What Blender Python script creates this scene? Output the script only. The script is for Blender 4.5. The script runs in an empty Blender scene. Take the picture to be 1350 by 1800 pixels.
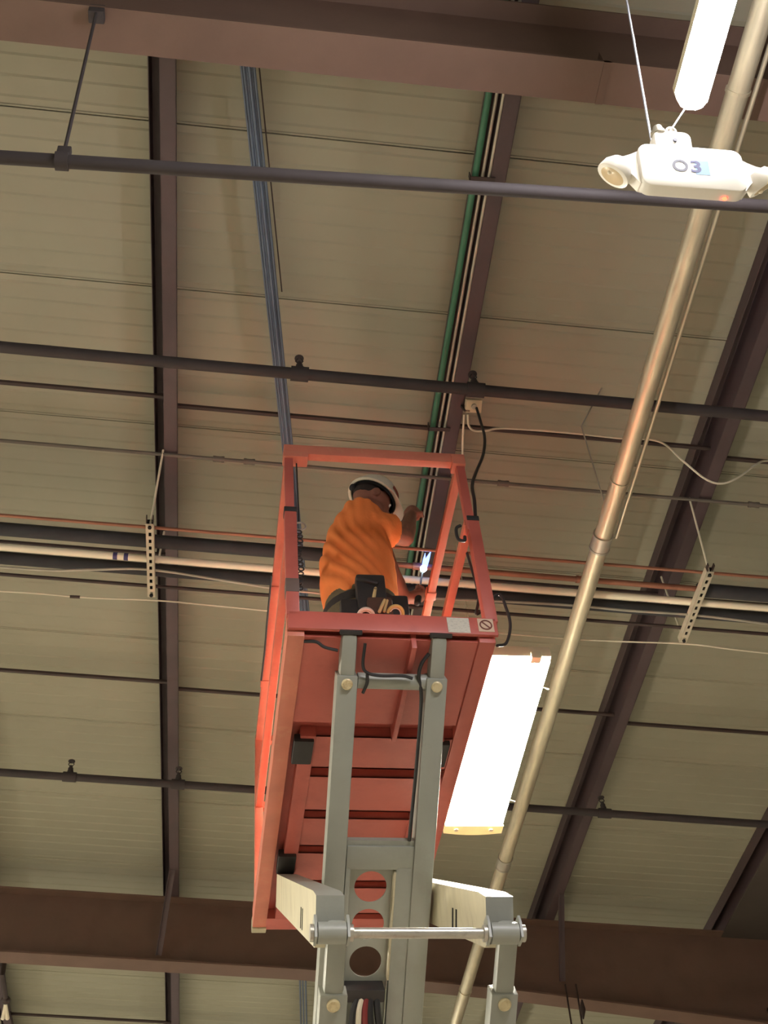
import bpy, bmesh, math, random
from math import sin, cos, pi, radians, sqrt, atan2
from mathutils import Vector as V, Matrix, noise
random.seed(7)
scene = bpy.context.scene
COL = scene.collection

# ------------------------------------------------------------------ camera, world, exposure
FPX = 2210.12                                   # focal length in pixels of the 1350 x 1800 frame
RT = V((0.99217, -0.10608, -0.07177)).normalized()
FW = V((0.12450, 0.66354, 0.73771)).normalized()
PITCH, ROLL, YAW = radians(47.53728), radians(-6.09841), radians(10.62800)
FW = V((sin(YAW)*cos(PITCH), cos(YAW)*cos(PITCH), sin(PITCH)))
_rt = V((cos(YAW), -sin(YAW), 0)); _up = _rt.cross(FW)
RT = _rt*cos(ROLL) + _up*sin(ROLL)
UP = -_rt*sin(ROLL) + _up*cos(ROLL)
CAM = V((0, 0, 1.6))
cd = bpy.data.cameras.new('camera'); cam = bpy.data.objects.new('camera', cd); COL.objects.link(cam)
m = Matrix((RT, UP, -FW)).transposed().to_4x4(); m.translation = CAM
cam.matrix_world = m
cd.sensor_fit = 'VERTICAL'; cd.sensor_height = 24.0; cd.lens = 24.0*FPX/1800.0
cd.clip_start = 0.05; cd.clip_end = 200
scene.camera = cam

w = bpy.data.worlds.new('hall_ambient'); scene.world = w; w.use_nodes = True
w.node_tree.nodes['Background'].inputs[0].default_value = (1.0, 0.95, 0.86, 1)
w.node_tree.nodes['Background'].inputs[1].default_value = 0.05
scene.view_settings.view_transform = 'Standard'
scene.view_settings.look = 'None'
scene.view_settings.exposure = 1.65
scene.view_settings.gamma = 1.0
scene.view_settings.use_curve_mapping = False
scene.cycles.max_bounces = 4; scene.cycles.diffuse_bounces = 3; scene.cycles.glossy_bounces = 2
LAMP = 78.0                                     # radiance of the lamp diffusers

# ------------------------------------------------------------------ survey: sight lines of the hall
H0, TH = 7.27, radians(4.44)                    # roof underside at x = 0, roof pitch (falls to the right)
TT = math.tan(TH)
def ray(x, y): return FW + RT*((x-675)/FPX) - UP*((y-900)/FPX)
def roofz(x, h=0): return H0 - h - TT*x
def at_roof(x, y, h):
    d = ray(x, y); return CAM + d*((H0-h-CAM.z)/(d.z+TT*d.x))
def at_z(x, y, z):
    d = ray(x, y); return CAM + d*((z-CAM.z)/d.z)
def at_y(x, y, Y):
    d = ray(x, y); return CAM + d*(Y/d.y)

# ------------------------------------------------------------------ materials
def lin(r, g, b):
    f = lambda c: (c/255/12.92) if c <= 10 else ((c/255+0.055)/1.055)**2.4
    return (f(r), f(g), f(b), 1)
MATS = {}
def mat(name, rgb, rough=.6, metal=0, var=.12, scale=6, bump=0, bscale=40, dirt=None, dscale=2.5, damount=.5, emit=None, estr=0, randomise=0, spec=.5, stretch=None, trans=0):
    m = bpy.data.materials.new(name); m.use_nodes = True; nt = m.node_tree; N = nt.nodes; L = nt.links
    b = N['Principled BSDF']; b.inputs['Roughness'].default_value = rough; b.inputs['Metallic'].default_value = metal
    b.inputs['Specular IOR Level'].default_value = spec
    base = lin(*rgb); tc = N.new('ShaderNodeTexCoord'); src = tc.outputs['Object']
    if stretch:
        mp = N.new('ShaderNodeMapping'); mp.inputs['Scale'].default_value = stretch; L.new(src, mp.inputs[0]); src = mp.outputs[0]
    nz = N.new('ShaderNodeTexNoise'); nz.inputs['Scale'].default_value = scale; nz.inputs['Detail'].default_value = 5; L.new(src, nz.inputs['Vector'])
    rp = N.new('ShaderNodeValToRGB'); L.new(nz.outputs['Fac'], rp.inputs[0])
    rp.color_ramp.elements[0].position = .3; rp.color_ramp.elements[1].position = .7
    rp.color_ramp.elements[0].color = tuple(c*(1-var) for c in base[:3])+(1,)
    rp.color_ramp.elements[1].color = tuple(min(1, c*(1+var)) for c in base[:3])+(1,)
    out = rp.outputs[0]
    if dirt:
        n2 = N.new('ShaderNodeTexNoise'); n2.inputs['Scale'].default_value = dscale; n2.inputs['Detail'].default_value = 8; n2.inputs['Roughness'].default_value = .7; L.new(src, n2.inputs['Vector'])
        r2 = N.new('ShaderNodeValToRGB'); r2.color_ramp.elements[0].position = .52; r2.color_ramp.elements[1].position = .68; L.new(n2.outputs['Fac'], r2.inputs[0])
        mu = N.new('ShaderNodeMath'); mu.operation = 'MULTIPLY'; mu.inputs[1].default_value = damount; L.new(r2.outputs[0], mu.inputs[0])
        mx = N.new('ShaderNodeMixRGB'); L.new(mu.outputs[0], mx.inputs[0]); L.new(out, mx.inputs[1]); mx.inputs[2].default_value = lin(*dirt); out = mx.outputs[0]
    if randomise:
        oi = N.new('ShaderNodeObjectInfo'); mr = N.new('ShaderNodeMapRange'); mr.inputs[3].default_value = 1-randomise; mr.inputs[4].default_value = 1+randomise
        L.new(oi.outputs['Random'], mr.inputs[0]); hs = N.new('ShaderNodeHueSaturation'); L.new(mr.outputs[0], hs.inputs['Value']); L.new(out, hs.inputs['Color']); out = hs.outputs[0]
    L.new(out, b.inputs['Base Color'])
    if bump:
        n3 = N.new('ShaderNodeTexNoise'); n3.inputs['Scale'].default_value = bscale; n3.inputs['Detail'].default_value = 4; L.new(src, n3.inputs['Vector'])
        bp = N.new('ShaderNodeBump'); bp.inputs['Strength'].default_value = bump; bp.inputs['Distance'].default_value = .01
        L.new(n3.outputs['Fac'], bp.inputs['Height']); L.new(bp.outputs[0], b.inputs['Normal'])
    if emit:
        b.inputs['Emission Color'].default_value = lin(*emit); b.inputs['Emission Strength'].default_value = estr
    if trans:
        b.inputs['Transmission Weight'].default_value = trans
    MATS[name] = m; return m

mat('roof_sheet', (151, 148, 128), .6, 0, .05, 1.2, .03, 60, dirt=(138, 133, 111), dscale=.7, damount=.3, randomise=.03)
mat('roof_back', (120, 112, 90), .8)
mat('concrete', (150, 145, 134), .75, 0, .08, 2, .1, 30)
mat('wall_sheet', (74, 66, 60), .7, 0, .1, 2)
mat('primer', (108, 84, 71), .65, 0, .1, 5, .1, 30, dirt=(92, 68, 57), damount=.4)
mat('purlin_paint', (78, 63, 64), .55, 0, .12, 5, .08, 40, dirt=(64, 48, 46), damount=.5)
mat('rod_dark', (58, 44, 40), .55, 0, .15, 8)
mat('sprinkler_paint', (56, 49, 48), .75, 0, .12, 7, .06, 50)
mat('copper', (158, 108, 86), .45, .5, .15, 6, dirt=(124, 80, 64), damount=.5)
mat('insulation', (52, 52, 54), .85, 0, .12, 9, .3, 18)
mat('pvc', (232, 222, 196), .4, 0, .03, 4)
mat('pvc_mark', (70, 62, 110), .5)
mat('galv', (206, 196, 168), .42, .6, .16, 9, .05, 60, stretch=(4, .6, 4))
mat('galv_dull', (178, 172, 156), .45, .5, .12, 9)
mat('conduit_grey', (104, 96, 86), .6, .1, .12, 9)
mat('hanger_grey', (132, 134, 138), .6, .1, .1, 9)
mat('strut_zinc', (196, 188, 166), .5, .3, .1, 14)
mat('black_hole', (20, 18, 17), .9)
mat('blue_cable', (92, 104, 122), .45, 0, .1, 9, randomise=.25)
mat('green_cable', (58, 112, 84), .5, 0, .1, 9)
mat('black_rubber', (34, 33, 33), .6, 0, .1, 9)
mat('white_wire', (214, 206, 182), .5, 0, .04, 9)
mat('white_plastic', (238, 234, 224), .38, 0, .02, 5)
mat('box_plastic', (206, 192, 160), .5, 0, .04, 9)
mat('red_paint', (182, 90, 78), .45, 0, .09, 5, .05, 60, dirt=(140, 62, 48), dscale=4, damount=.35)
mat('red_rail', (202, 118, 96), .42, 0, .1, 7, .05, 60, dirt=(206, 150, 116), dscale=22, damount=.3)
mat('grey_arm', (148, 150, 140), .42, 0, .06, 5, .05, 50, dirt=(128, 128, 116), dscale=4, damount=.35)
mat('grey_worn_lit', (186, 178, 150), .5, 0, .1, 6, .05, 40, dirt=(140, 128, 98), dscale=7, damount=.5, stretch=(1, 3, .6))  # worn cream; on the outer arms its lightness paints light from the left
mat('pin_cap', (206, 192, 152), .4, .1, .1, 14, dirt=(150, 120, 80), dscale=30, damount=.6)
mat('steel_rod', (176, 172, 160), .35, .5, .12, 14, dirt=(120, 110, 92), dscale=20, damount=.5)
mat('band_grey', (104, 84, 76), .6)
mat('slide_block', (44, 40, 38), .6, 0, .15, 14)
mat('label_grey', (196, 190, 176), .5, 0, .03, 9, dirt=(140, 134, 122), dscale=60, damount=.8, stretch=(1, 1, 3))
mat('sign_cream', (204, 176, 150), .5, 0, .05, 9)
mat('sign_mark', (110, 58, 48), .5)
mat('hi_vis', (255, 143, 74), .85, 0, .04, 7, .15, 90)
mat('skin', (150, 100, 82), .55, 0, .1, 18, .05, 60)
mat('hair', (46, 36, 32), .8)
mat('hardhat', (226, 220, 200), .32, 0, .03, 9)
mat('hat_liner', (38, 36, 36), .8)
mat('sticker_red', (140, 58, 44), .5)
mat('trousers', (104, 94, 70), .9, 0, .15, 9, .2, 60, dirt=(62, 56, 46), damount=.7, dscale=6)
mat('leather', (46, 44, 44), .55, 0, .15, 12, .2, 30)
mat('leather_brown', (86, 62, 52), .6, 0, .15, 12, .2, 30)
mat('boot', (70, 52, 40), .7)
mat('tool_cream', (214, 196, 140), .45)
mat('tape_yellow', (220, 196, 120), .45)
mat('tape_white', (226, 218, 200), .45)
mat('torch_steel', (190, 186, 176), .3, .8)
mat('lamp_housing', (226, 216, 186), .4, 0, .03, 6)
mat('diffuser', (255, 250, 235), .5, emit=(255, 246, 226), estr=LAMP)
mat('lamp_end', (240, 220, 160), .4, emit=(255, 226, 150), estr=.16)
mat('tube_light', (255, 252, 246), .5, emit=(250, 246, 255), estr=LAMP)
mat('sticker_dark', (60, 62, 74), .5)
mat('sticker_navy', (46, 52, 104), .5)
mat('sticker_pale', (130, 164, 204), .5)
mat('lens_amber', (206, 186, 150), .2, 0, .08, 20, spec=.8)
mat('led_red', (255, 60, 40), .4, emit=(255, 50, 30), estr=6)
mat('flame_blue', (80, 110, 255), .5, emit=(90, 120, 255), estr=2.5)
mat('flame_core', (200, 240, 255), .5, emit=(200, 240, 255), estr=5)
for _n in ('lamp_end', 'led_red', 'flame_blue', 'flame_core'): MATS[_n].cycles.emission_sampling = 'NONE'
mat('hose_red', (120, 40, 40), .5)
mat('tyre', (30, 30, 30), .8)

# ------------------------------------------------------------------ mesh builder
class MB:
    def __init__(s): s.v = []; s.f = []
    def add(s, vs, fs):
        o = len(s.v); s.v += [V(q) for q in vs]; s.f += [tuple(i+o for i in f) for f in fs]; return s
    def box(s, x0, x1, y0, y1, z0, z1, M=None, b=0):
        if b > 0:
            bm = bmesh.new(); bmesh.ops.create_cube(bm, size=1)
            for q in bm.verts: q.co = V(((x0+x1)/2+q.co.x*(x1-x0), (y0+y1)/2+q.co.y*(y1-y0), (z0+z1)/2+q.co.z*(z1-z0)))
            bmesh.ops.bevel(bm, geom=bm.edges[:], offset=b, segments=2, affect='EDGES', profile=.6)
            bm.verts.index_update(); vs = [q.co.copy() for q in bm.verts]; fs = [[q.index for q in f.verts] for f in bm.faces]; bm.free()
        else:
            vs = [V((x, y, z)) for x in (x0, x1) for y in (y0, y1) for z in (z0, z1)]
            fs = [(0, 1, 3, 2), (4, 6, 7, 5), (0, 4, 5, 1), (2, 3, 7, 6), (0, 2, 6, 4), (1, 5, 7, 3)]
        if M is not None: vs = [M @ q for q in vs]
        return s.add(vs, fs)
    def beam(s, a, b, wx, wz, side=None, bev=0):
        """square bar from a to b; wx measured along side, wz across it"""
        a, b = V(a), V(b); d = (b-a); L = d.length; d.normalize()
        side = V(side) if side is not None else (V((1, 0, 0)) if abs(d.x) < .9 else V((0, 1, 0)))
        side = (side - d*side.dot(d)).normalized(); n = d.cross(side)*-1
        n = side.cross(d)
        M = Matrix((side, d, n)).transposed().to_4x4(); M.translation = a
        return s.box(-wx/2, wx/2, 0, L, -wz/2, wz/2, M, bev)
    def ring_loft(s, rings, cap=True):
        n = len(rings[0]); vs = [q for r in rings for q in r]; fs = []
        for i in range(len(rings)-1):
            for j in range(n):
                k = (j+1) % n; fs.append((i*n+j, i*n+k, (i+1)*n+k, (i+1)*n+j))
        if cap: fs.append(tuple(range(n))[::-1]); fs.append(tuple((len(rings)-1)*n+j for j in range(n)))
        return s.add(vs, fs)
    def tube(s, pts, r, n=12, cap=True, side=None, flat=1.0, round_=False):
        pts = [V(q) for q in pts]; rs = r if isinstance(r, (list, tuple)) else [r]*len(pts)
        if round_:
            d0 = (pts[0]-pts[1]).normalized(); d1 = (pts[-1]-pts[-2]).normalized(); p0, p1, r0, r1 = pts[0], pts[-1], rs[0], rs[-1]
            a = [(p0+d0*r0*sin(t), r0*cos(t)) for t in (1.5, 1.15, .75, .35)]; b = [(p1+d1*r1*sin(t), r1*cos(t)) for t in (.35, .75, 1.15, 1.5)]
            pts = [q for q, _ in a]+pts+[q for q, _ in b]; rs = [q for _, q in a]+list(rs)+[q for _, q in b]
        rings = []; prev = None
        for i, q in enumerate(pts):
            d = (pts[min(i+1, len(pts)-1)]-pts[max(i-1, 0)]).normalized()
            if prev is None:
                h = V(side) if side is not None else (V((0, 0, 1)) if abs(d.z) < .9 else V((1, 0, 0)))
            else: h = prev
            u = (h-d*h.dot(d)).normalized(); prev = u; wv = d.cross(u)
            rings.append([q+(u*cos(2*pi*j/n)+wv*sin(2*pi*j/n)*flat)*rs[i] for j in range(n)])
        return s.ring_loft(rings, cap)
    def lathe(s, prof, n=24, M=None, cap=True):
        rings = [[V((r*cos(2*pi*j/n), r*sin(2*pi*j/n), z)) for j in range(n)] for r, z in prof]
        if M is not None: rings = [[M @ q for q in r] for r in rings]
        return s.ring_loft(rings, cap)
    def ellip(s, c, a, b, cc, M=None, n=20, mrings=12):
        rings = []
        for i in range(mrings+1):
            t = -pi/2+pi*i/mrings; rr = max(cos(t), .02)
            rings.append([V((a*rr*cos(2*pi*j/n), b*rr*sin(2*pi*j/n), cc*sin(t))) for j in range(n)])
        T = Matrix.Translation(V(c)) @ (M.to_4x4() if M is not None else Matrix.Identity(4))
        return s.ring_loft([[T @ q for q in r] for r in rings])
    def torus(s, c, R, r, M=None, n=24, k=8):
        T = Matrix.Translation(V(c)) @ (M.to_4x4() if M is not None else Matrix.Identity(4)); vs = []; fs = []
        for i in range(n):
            for j in range(k):
                a, b = 2*pi*i/n, 2*pi*j/k; vs.append(T @ V(((R+r*cos(b))*cos(a), (R+r*cos(b))*sin(a), r*sin(b))))
                fs.append((i*k+j, ((i+1) % n)*k+j, ((i+1) % n)*k+(j+1) % k, i*k+(j+1) % k))
        return s.add(vs, fs)
    def prism(s, poly, h0, h1, M=None):
        """poly in xy, extruded along z"""
        n = len(poly); vs = [V((x, y, h0)) for x, y in poly]+[V((x, y, h1)) for x, y in poly]
        if M is not None: vs = [M @ q for q in vs]
        fs = [tuple(range(n))[::-1], tuple(range(n, 2*n))]+[(i, (i+1) % n, n+(i+1) % n, n+i) for i in range(n)]
        return s.add(vs, fs)
    def mesh(s, name, smooth=True):
        me = bpy.data.meshes.new(name); me.from_pydata([tuple(q) for q in s.v], [], s.f); me.update()
        bm = bmesh.new(); bm.from_mesh(me); bmesh.ops.recalc_face_normals(bm, faces=bm.faces); bm.to_mesh(me); bm.free()
        if smooth:
            me.polygons.foreach_set('use_smooth', [True]*len(me.polygons))
            try: me.set_sharp_from_angle(angle=radians(38))
            except Exception: pass
        return me

def tag(o, label=None, cat=None, group=None, kind=None):
    if label: o['label'] = label
    if cat: o['category'] = cat
    if group: o['group'] = group
    if kind: o['kind'] = kind
    return o
def obj(name, mb, material, parent=None, label=None, cat=None, group=None, kind=None, smooth=True):
    me = mb.mesh(name, smooth) if isinstance(mb, MB) else mb
    o = bpy.data.objects.new(name, me); COL.objects.link(o)
    if material: me.materials.clear(); me.materials.append(MATS[material])
    if parent: o.parent = parent
    return tag(o, label, cat, group, kind)
def thing(name, loc, label, cat, group=None, rz=0):
    o = bpy.data.objects.new(name, None); COL.objects.link(o); o.location = loc; o.rotation_euler = (0, 0, rz); o.empty_display_size = .1
    return tag(o, label, cat, group)
def copy_tree(o, parent=None):
    c = o.copy(); COL.objects.link(c); c.parent = parent
    for ch in [q for q in o.children]: copy_tree(ch, c)
    return c
def rot_to(d, side=None):
    """matrix whose z axis points along d"""
    d = V(d).normalized(); h = V(side) if side is not None else (V((0, 0, 1)) if abs(d.z) < .9 else V((1, 0, 0)))
    x = (h-d*h.dot(d)).normalized(); y = d.cross(x); return Matrix((x, y, d)).transposed()
def RM(d, c, side=None):
    M = rot_to(d, side).to_4x4(); M.translation = V(c); return M
def spline(pts, n=8):
    pts = [V(q) for q in pts]; out = []
    P = [pts[0]*2-pts[1]]+pts+[pts[-1]*2-pts[-2]]
    for i in range(1, len(P)-2):
        for k in range(n):
            t = k/n; a, b, c, d = P[i-1], P[i], P[i+1], P[i+2]
            out.append(.5*((2*b)+(c-a)*t+(2*a-5*b+4*c-d)*t*t+(-a+3*b-3*c+d)*t**3))
    return out+[pts[-1]]

# ------------------------------------------------------------------ the hall
XL, XR = -8.0, 4.72
fl = obj('floor', MB().box(-14, 12, -9, 22, -.2, 0), 'concrete', kind='structure', label='grey concrete floor of the hall far below', smooth=False)
PW, PY0 = .9107, 2.694
ceil = obj('ceiling', MB().add([(XL, -2, roofz(XL)+.06), (XR, -2, roofz(XR)+.06), (XR, 17, roofz(XR)+.06), (XL, 17, roofz(XL)+.06), (XL, -2, roofz(XL)+.12), (XR, -2, roofz(XR)+.12), (XR, 17, roofz(XR)+.12), (XL, 17, roofz(XL)+.12)],
           [(0, 1, 2, 3), (7, 6, 5, 4), (0, 4, 5, 1), (1, 5, 6, 2), (2, 6, 7, 3), (3, 7, 4, 0)]), 'roof_back', kind='structure', label='sloping tan metal roof seen from below', smooth=False)
prof = [(0, .05), (0, .0)]
for k in range(9):
    c = PW*(k+.5)/9
    prof += [(c-.014, 0), (c-.003, -.004), (c+.002, -.004), (c+.003, 0)]
prof += [(PW-.020, 0), (PW-.017, -.005), (PW-.009, -.005), (PW-.0085, .05)]
def panel_mesh():
    mb = MB(); xs = [XL+(XR-XL)*i/24 for i in range(25)]; n = len(prof)
    for x in xs:
        for (y, z) in prof: mb.v.append(V((x, y, roofz(x)+z)))
    for i in range(len(xs)-1):
        for j in range(n-1): mb.f.append((i*n+j, (i+1)*n+j, (i+1)*n+j+1, i*n+j+1))
    me = bpy.data.meshes.new('roof_panel'); me.from_pydata([tuple(q) for q in mb.v], [], mb.f); me.update(); me.materials.append(MATS['roof_sheet'])
    return me
pm = panel_mesh()
for k in range(-4, 15):
    o = bpy.data.objects.new('roof_panel', pm); COL.objects.link(o); o.parent = ceil; o.location = (0, PY0+k*PW, 0)

# side wall beyond the eave, on the right
wl = obj('wall_right', MB().box(XR, XR+.1, -2, 17, 0, roofz(XR)+.1), 'wall_sheet', kind='structure', label='dark metal side wall below the eave', smooth=False)
wp = MB()
for k in range(38): wp.box(XR-.03, XR, -2+k*.5, -2+k*.5+.07, 0, roofz(XR)-.02)
obj('wall_rib', wp, 'wall_sheet', wl, kind='stuff', smooth=False)

# purlins: Z sections under the roof, running away from the camera
PD = .22
SD = V((cos(TH), 0, -sin(TH))); ND = V((sin(TH), 0, cos(TH)))      # along the slope, off the slope
def purlin(xr, label, eave=False):
    mb = MB(); Y0, Y1 = -1.5, 16.5; O = V((xr, 0, roofz(xr)))
    M = Matrix((SD, V((0, 1, 0)), ND)).transposed().to_4x4(); M.translation = O
    mb.box(-.073, -.069, Y0, Y1, -PD, -.002, M)                    # web
    mb.box(-.07, 0, Y0, Y1, -PD, -PD+.004, M)                      # lower flange
    mb.box(-.004, 0, Y0, Y1, -PD, -PD+.022, M)                     # lip
    mb.box(-.142, -.072, Y0, Y1, -.006, -.002, M)                  # upper flange
    mb.box(-.142, -.138, Y0, Y1, -.105, -.002, M)  # upper lip, shaped extra deep to put the upper flange in shade
    return obj('purlin', mb, 'purlin_paint', label=label, cat='roof purlin', group='roof purlins', smooth=False)
PX = [-.263, 1.27, 2.775]
purlin(PX[0], 'brown steel roof purlin left of the blue cable bundle')
purlin(PX[1], 'brown steel roof purlin beside the green conduit, behind the worker')
purlin(PX[2], 'brown steel roof purlin on the right, behind the large silver pipe')
purlin(4.30, 'dark steel roof purlin at the far right edge by the side wall')
purlin(-1.787, 'brown steel roof purlin past the left edge')

eave = obj('trim_1', MB().add([(x, y, roofz(x, h)) for h in (.226, .238) for x, y in ((4.165, -1.5), (XR, -1.5), (XR, 16.5), (4.165, 16.5))], [(0, 1, 2, 3), (7, 6, 5, 4), (0, 4, 5, 1), (1, 5, 6, 2), (2, 6, 7, 3), (3, 7, 4, 0)]), 'wall_sheet', kind='structure', label='dark eave board along the right-hand purlin', smooth=False)
# rafters
def rafter(yc, depth, label, fw=.172):
    xs = [XL+.2, .7, 2.4, 4.6]; t = thing('rafter', (0, yc, 0), label, 'roof beam', 'roof rafters')
    def strip(fn0, fn1, y0, y1):
        mb = MB(); rings = []
        for x in xs:
            a, b = fn0(x), fn1(x); rings.append([V((x, y0, a)), V((x, y1, a)), V((x, y1, b)), V((x, y0, b))])
        return mb.ring_loft(rings)
    top = lambda x: roofz(x, PD+.004)
    bot = lambda x: top(x)-depth(x)
    obj('web', strip(lambda x: bot(x)+.0145, lambda x: top(x)-.0125, -.005, .005), 'primer', t, smooth=False)
    obj('top_flange', strip(lambda x: top(x)-.012, top, -fw/2, fw/2), 'primer', t, smooth=False)
    obj('bottom_flange', strip(bot, lambda x: bot(x)+.014, -fw/2, fw/2), 'primer', t, smooth=False)
    return t
def taper(x): 
    return .555 if x < .7 else (.555+(x-.7)/1.7*.075 if x < 2.4 else .63+(x-2.4)/2.2*.17)
r1 = rafter(1.964, lambda x: .56, 'broad brown steel roof beam across the top of the picture')
r2 = rafter(9.21, taper, 'deep brown steel roof beam across the bottom, behind the lift')
sp = MB(); zt = roofz(1.5, PD+.56)
sp.box(1.42, 1.45, -.086, .086, zt-.004, zt+.10)
obj('splice_plate', sp, 'primer', r1, smooth=False)
# column under the far rafter at the eave
c = thing('column', (4.5, 9.21, 0), 'dark steel column below the far roof beam at right edge', 'column')
obj('web', MB().box(-.13, .13, -.005, .005, 0, 6.1), 'primer', c, smooth=False)
for s in (-1, 1): obj('flange', MB().box(s*.13-.006, s*.13+.006, -.086, .086, 0, 6.05), 'primer', c, smooth=False)
# flange braces
def brace(a, b, label):
    mb = MB().beam(a, b, .045, .004, (0, 1, 0)); mb.beam(V(a)+V((.02, 0, 0)), V(b)+V((.02, 0, 0)), .004, .045, (0, 1, 0))
    obj('flange_brace', mb, 'purlin_paint', label=label, cat='brace', group='braces from purlins to the far beam', smooth=False)
brace((-.345, 8.72, roofz(-.345, PD-.03)), (-.43, 9.15, roofz(-.43, PD+.5)), 'thin angled steel brace from left purlin down to far beam')
brace((2.72, 8.72, roofz(2.72, PD-.03)), (2.72, 9.15, roofz(2.72, PD+.52)), 'thin angled steel brace from right purlin down to far beam')

# sag rods: flat straps between neighbouring purlins
PB = [-1.787, -.263, 1.27, 2.775, 4.30]
ROWS = [('row above the guard rail', [4.215, 4.27, 4.24, 4.30]), ('row near the insulated pipes', [5.42, 5.45, 5.42, 5.44]), ('row above the ceiling lamp', [6.61, 6.672, 6.61, 6.69]), ('row beyond the far beam', [11.47, 11.53, 11.47, 11.55])]
SPAN = ['left of the leftmost purlin', 'between leftmost purlin and green conduit', 'behind the large silver pipe', 'right of the rightmost purlin']
for rn, ys in ROWS:
    for k in range(4):
        a, b = PB[k]-.075, PB[k+1]-.07
        if k >= 0: a = PB[k]+.0
        mb = MB(); h = .125
        mb.tube([(PB[k]-.06, ys[k], roofz(PB[k]-.06, h)), (PB[k+1]-.074, ys[k], roofz(PB[k+1]-.074, h))], .014, 8)
        mb.tube([(PB[k]-.05, ys[k], roofz(PB[k]-.05, h)), (PB[k]-.035, ys[k], roofz(PB[k]-.035, h))], .024, 6)
        obj('sag_rod', mb, 'rod_dark', label=f'thin dark rod {SPAN[k]}, {rn}', cat='rod', group='sag rods between purlins')

# ------------------------------------------------------------------ pipes
def on_slope(x0, x1, Y, h): return V((x0, Y, roofz(x0, h))), V((x1, Y, roofz(x1, h)))
def head(t, p, upright=True):
    """upright sprinkler on its fitting"""
    x, y, z = p; mb = MB()
    mb.lathe([(.018, 0), (.018, .03), (.012, .034), (.012, .05)], 12, Matrix.Translation((x, y, z)))
    hd = obj('sprinkler_head', mb, 'sprinkler_paint', t)
    fr = MB()
    for s in (-1, 1): fr.tube([(x+s*.010, y, z+.05), (x+s*.019, y, z+.065), (x+s*.006, y, z+.088)], .0035, 6)
    fr.lathe([(.006, .086), (.024, .088), (.024, .091), (.005, .093)], 14, Matrix.Translation((x, y, z)))
    obj('frame', fr, 'sprinkler_paint', hd)
def pipe(name, a, b, r, material, label, cat='pipe', group=None, couplings=(), cr=1.28, cl=.07, heads=(), n=16):
    a, b = V(a), V(b); t = thing(name, a, label, cat, group)
    obj('tube', MB().tube([(0, 0, 0), b-a], r, n), material, t)
    d = (b-a).normalized()
    for c in couplings:
        p = a+(b-a)*c-a; mb = MB().tube([p-d*cl/2, p+d*cl/2], r*cr, n)
        mb.tube([p-d*(cl/2+.006), p-d*(cl/2-.01)], r*cr*1.1, n); mb.tube([p+d*(cl/2-.01), p+d*(cl/2+.006)], r*cr*1.1, n)
        obj('coupling', mb, material, t)
    for c in heads:
        p = a+(b-a)*c-a; mb = MB().tube([p-d*.045, p+d*.045], r*1.3, n); mb.tube([p, p+V((0, 0, r+.02))], r*.8, 12); obj('tee', mb, material, t)
        head(t, p+V((0, 0, r+.015)))
    return t
def frac(a, b, x): return (x-a.x)/(b.x-a.x)
# sprinkler line nearest the camera, level
a, b = V((-6, 1.93, 5.36)), V((4.6, 1.93, 5.36))
pipe('sprinkler_pipe', a, b, .0225, 'sprinkler_paint', 'dark level sprinkler pipe passing behind the emergency light', 'pipe', 'sprinkler pipes')
hp = at_z(107, 258, 5.36); hp.y = 1.93
t = thing('pipe_hanger', hp, 'rod hanger with ring holding the upper left sprinkler pipe', 'pipe hanger')
mb = MB(); 
rings = []
mb.tube([(-.02, 0, 0), (.02, 0, 0)], .030, 24)
obj('ring', mb, 'sprinkler_paint', t)
obj('yoke', MB().box(-.022, .022, -.012, .012, .026, .085, b=.004), 'sprinkler_paint', t)
obj('rod', MB().tube([(0, 0, .06), (0, -.04, 1.16)], .0065, 8), 'sprinkler_paint', t)
obj('beam_clamp', MB().box(-.03, .03, -.05, .0, 1.13, 1.2, b=.005), 'sprinkler_paint', t)
# second and third sprinkler lines follow the roof
a, b = on_slope(-6, 4.6, 3.75, .45)
p1 = at_roof(527, 656, .45).x; p2 = at_roof(838, 676, .45).x
pipe('sprinkler_pipe', a, b, .030, 'sprinkler_paint', 'dark sprinkler pipe above the guard rail and junction box', 'pipe', 'sprinkler pipes', heads=[frac(a, b, p1), frac(a, b, p2), frac(a, b, 2.9)])
a, b = on_slope(-6, 4.6, 7.3, .45)
pipe('sprinkler_pipe', a, b, .027, 'sprinkler_paint', 'dark sprinkler pipe low in the picture behind the ceiling lamp', 'pipe', 'sprinkler pipes', heads=[frac(a, b, at_roof(123, 1372, .45).x), frac(a, b, at_roof(313, 1382, .45).x), frac(a, b, at_roof(1062, 1432, .45).x)])
# thin conduit strapped under the purlins
a, b = on_slope(-6, 4.6, 4.53, .24)
pipe('thin_conduit', a, b, .0105, 'conduit_grey', 'thin grey conduit crossing under the purlins behind the guard rail', 'conduit', couplings=[frac(a, b, q) for q in (-.05, .12, 1.55, 3.0, 3.2)], cr=1.6, cl=.05, n=10)

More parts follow.
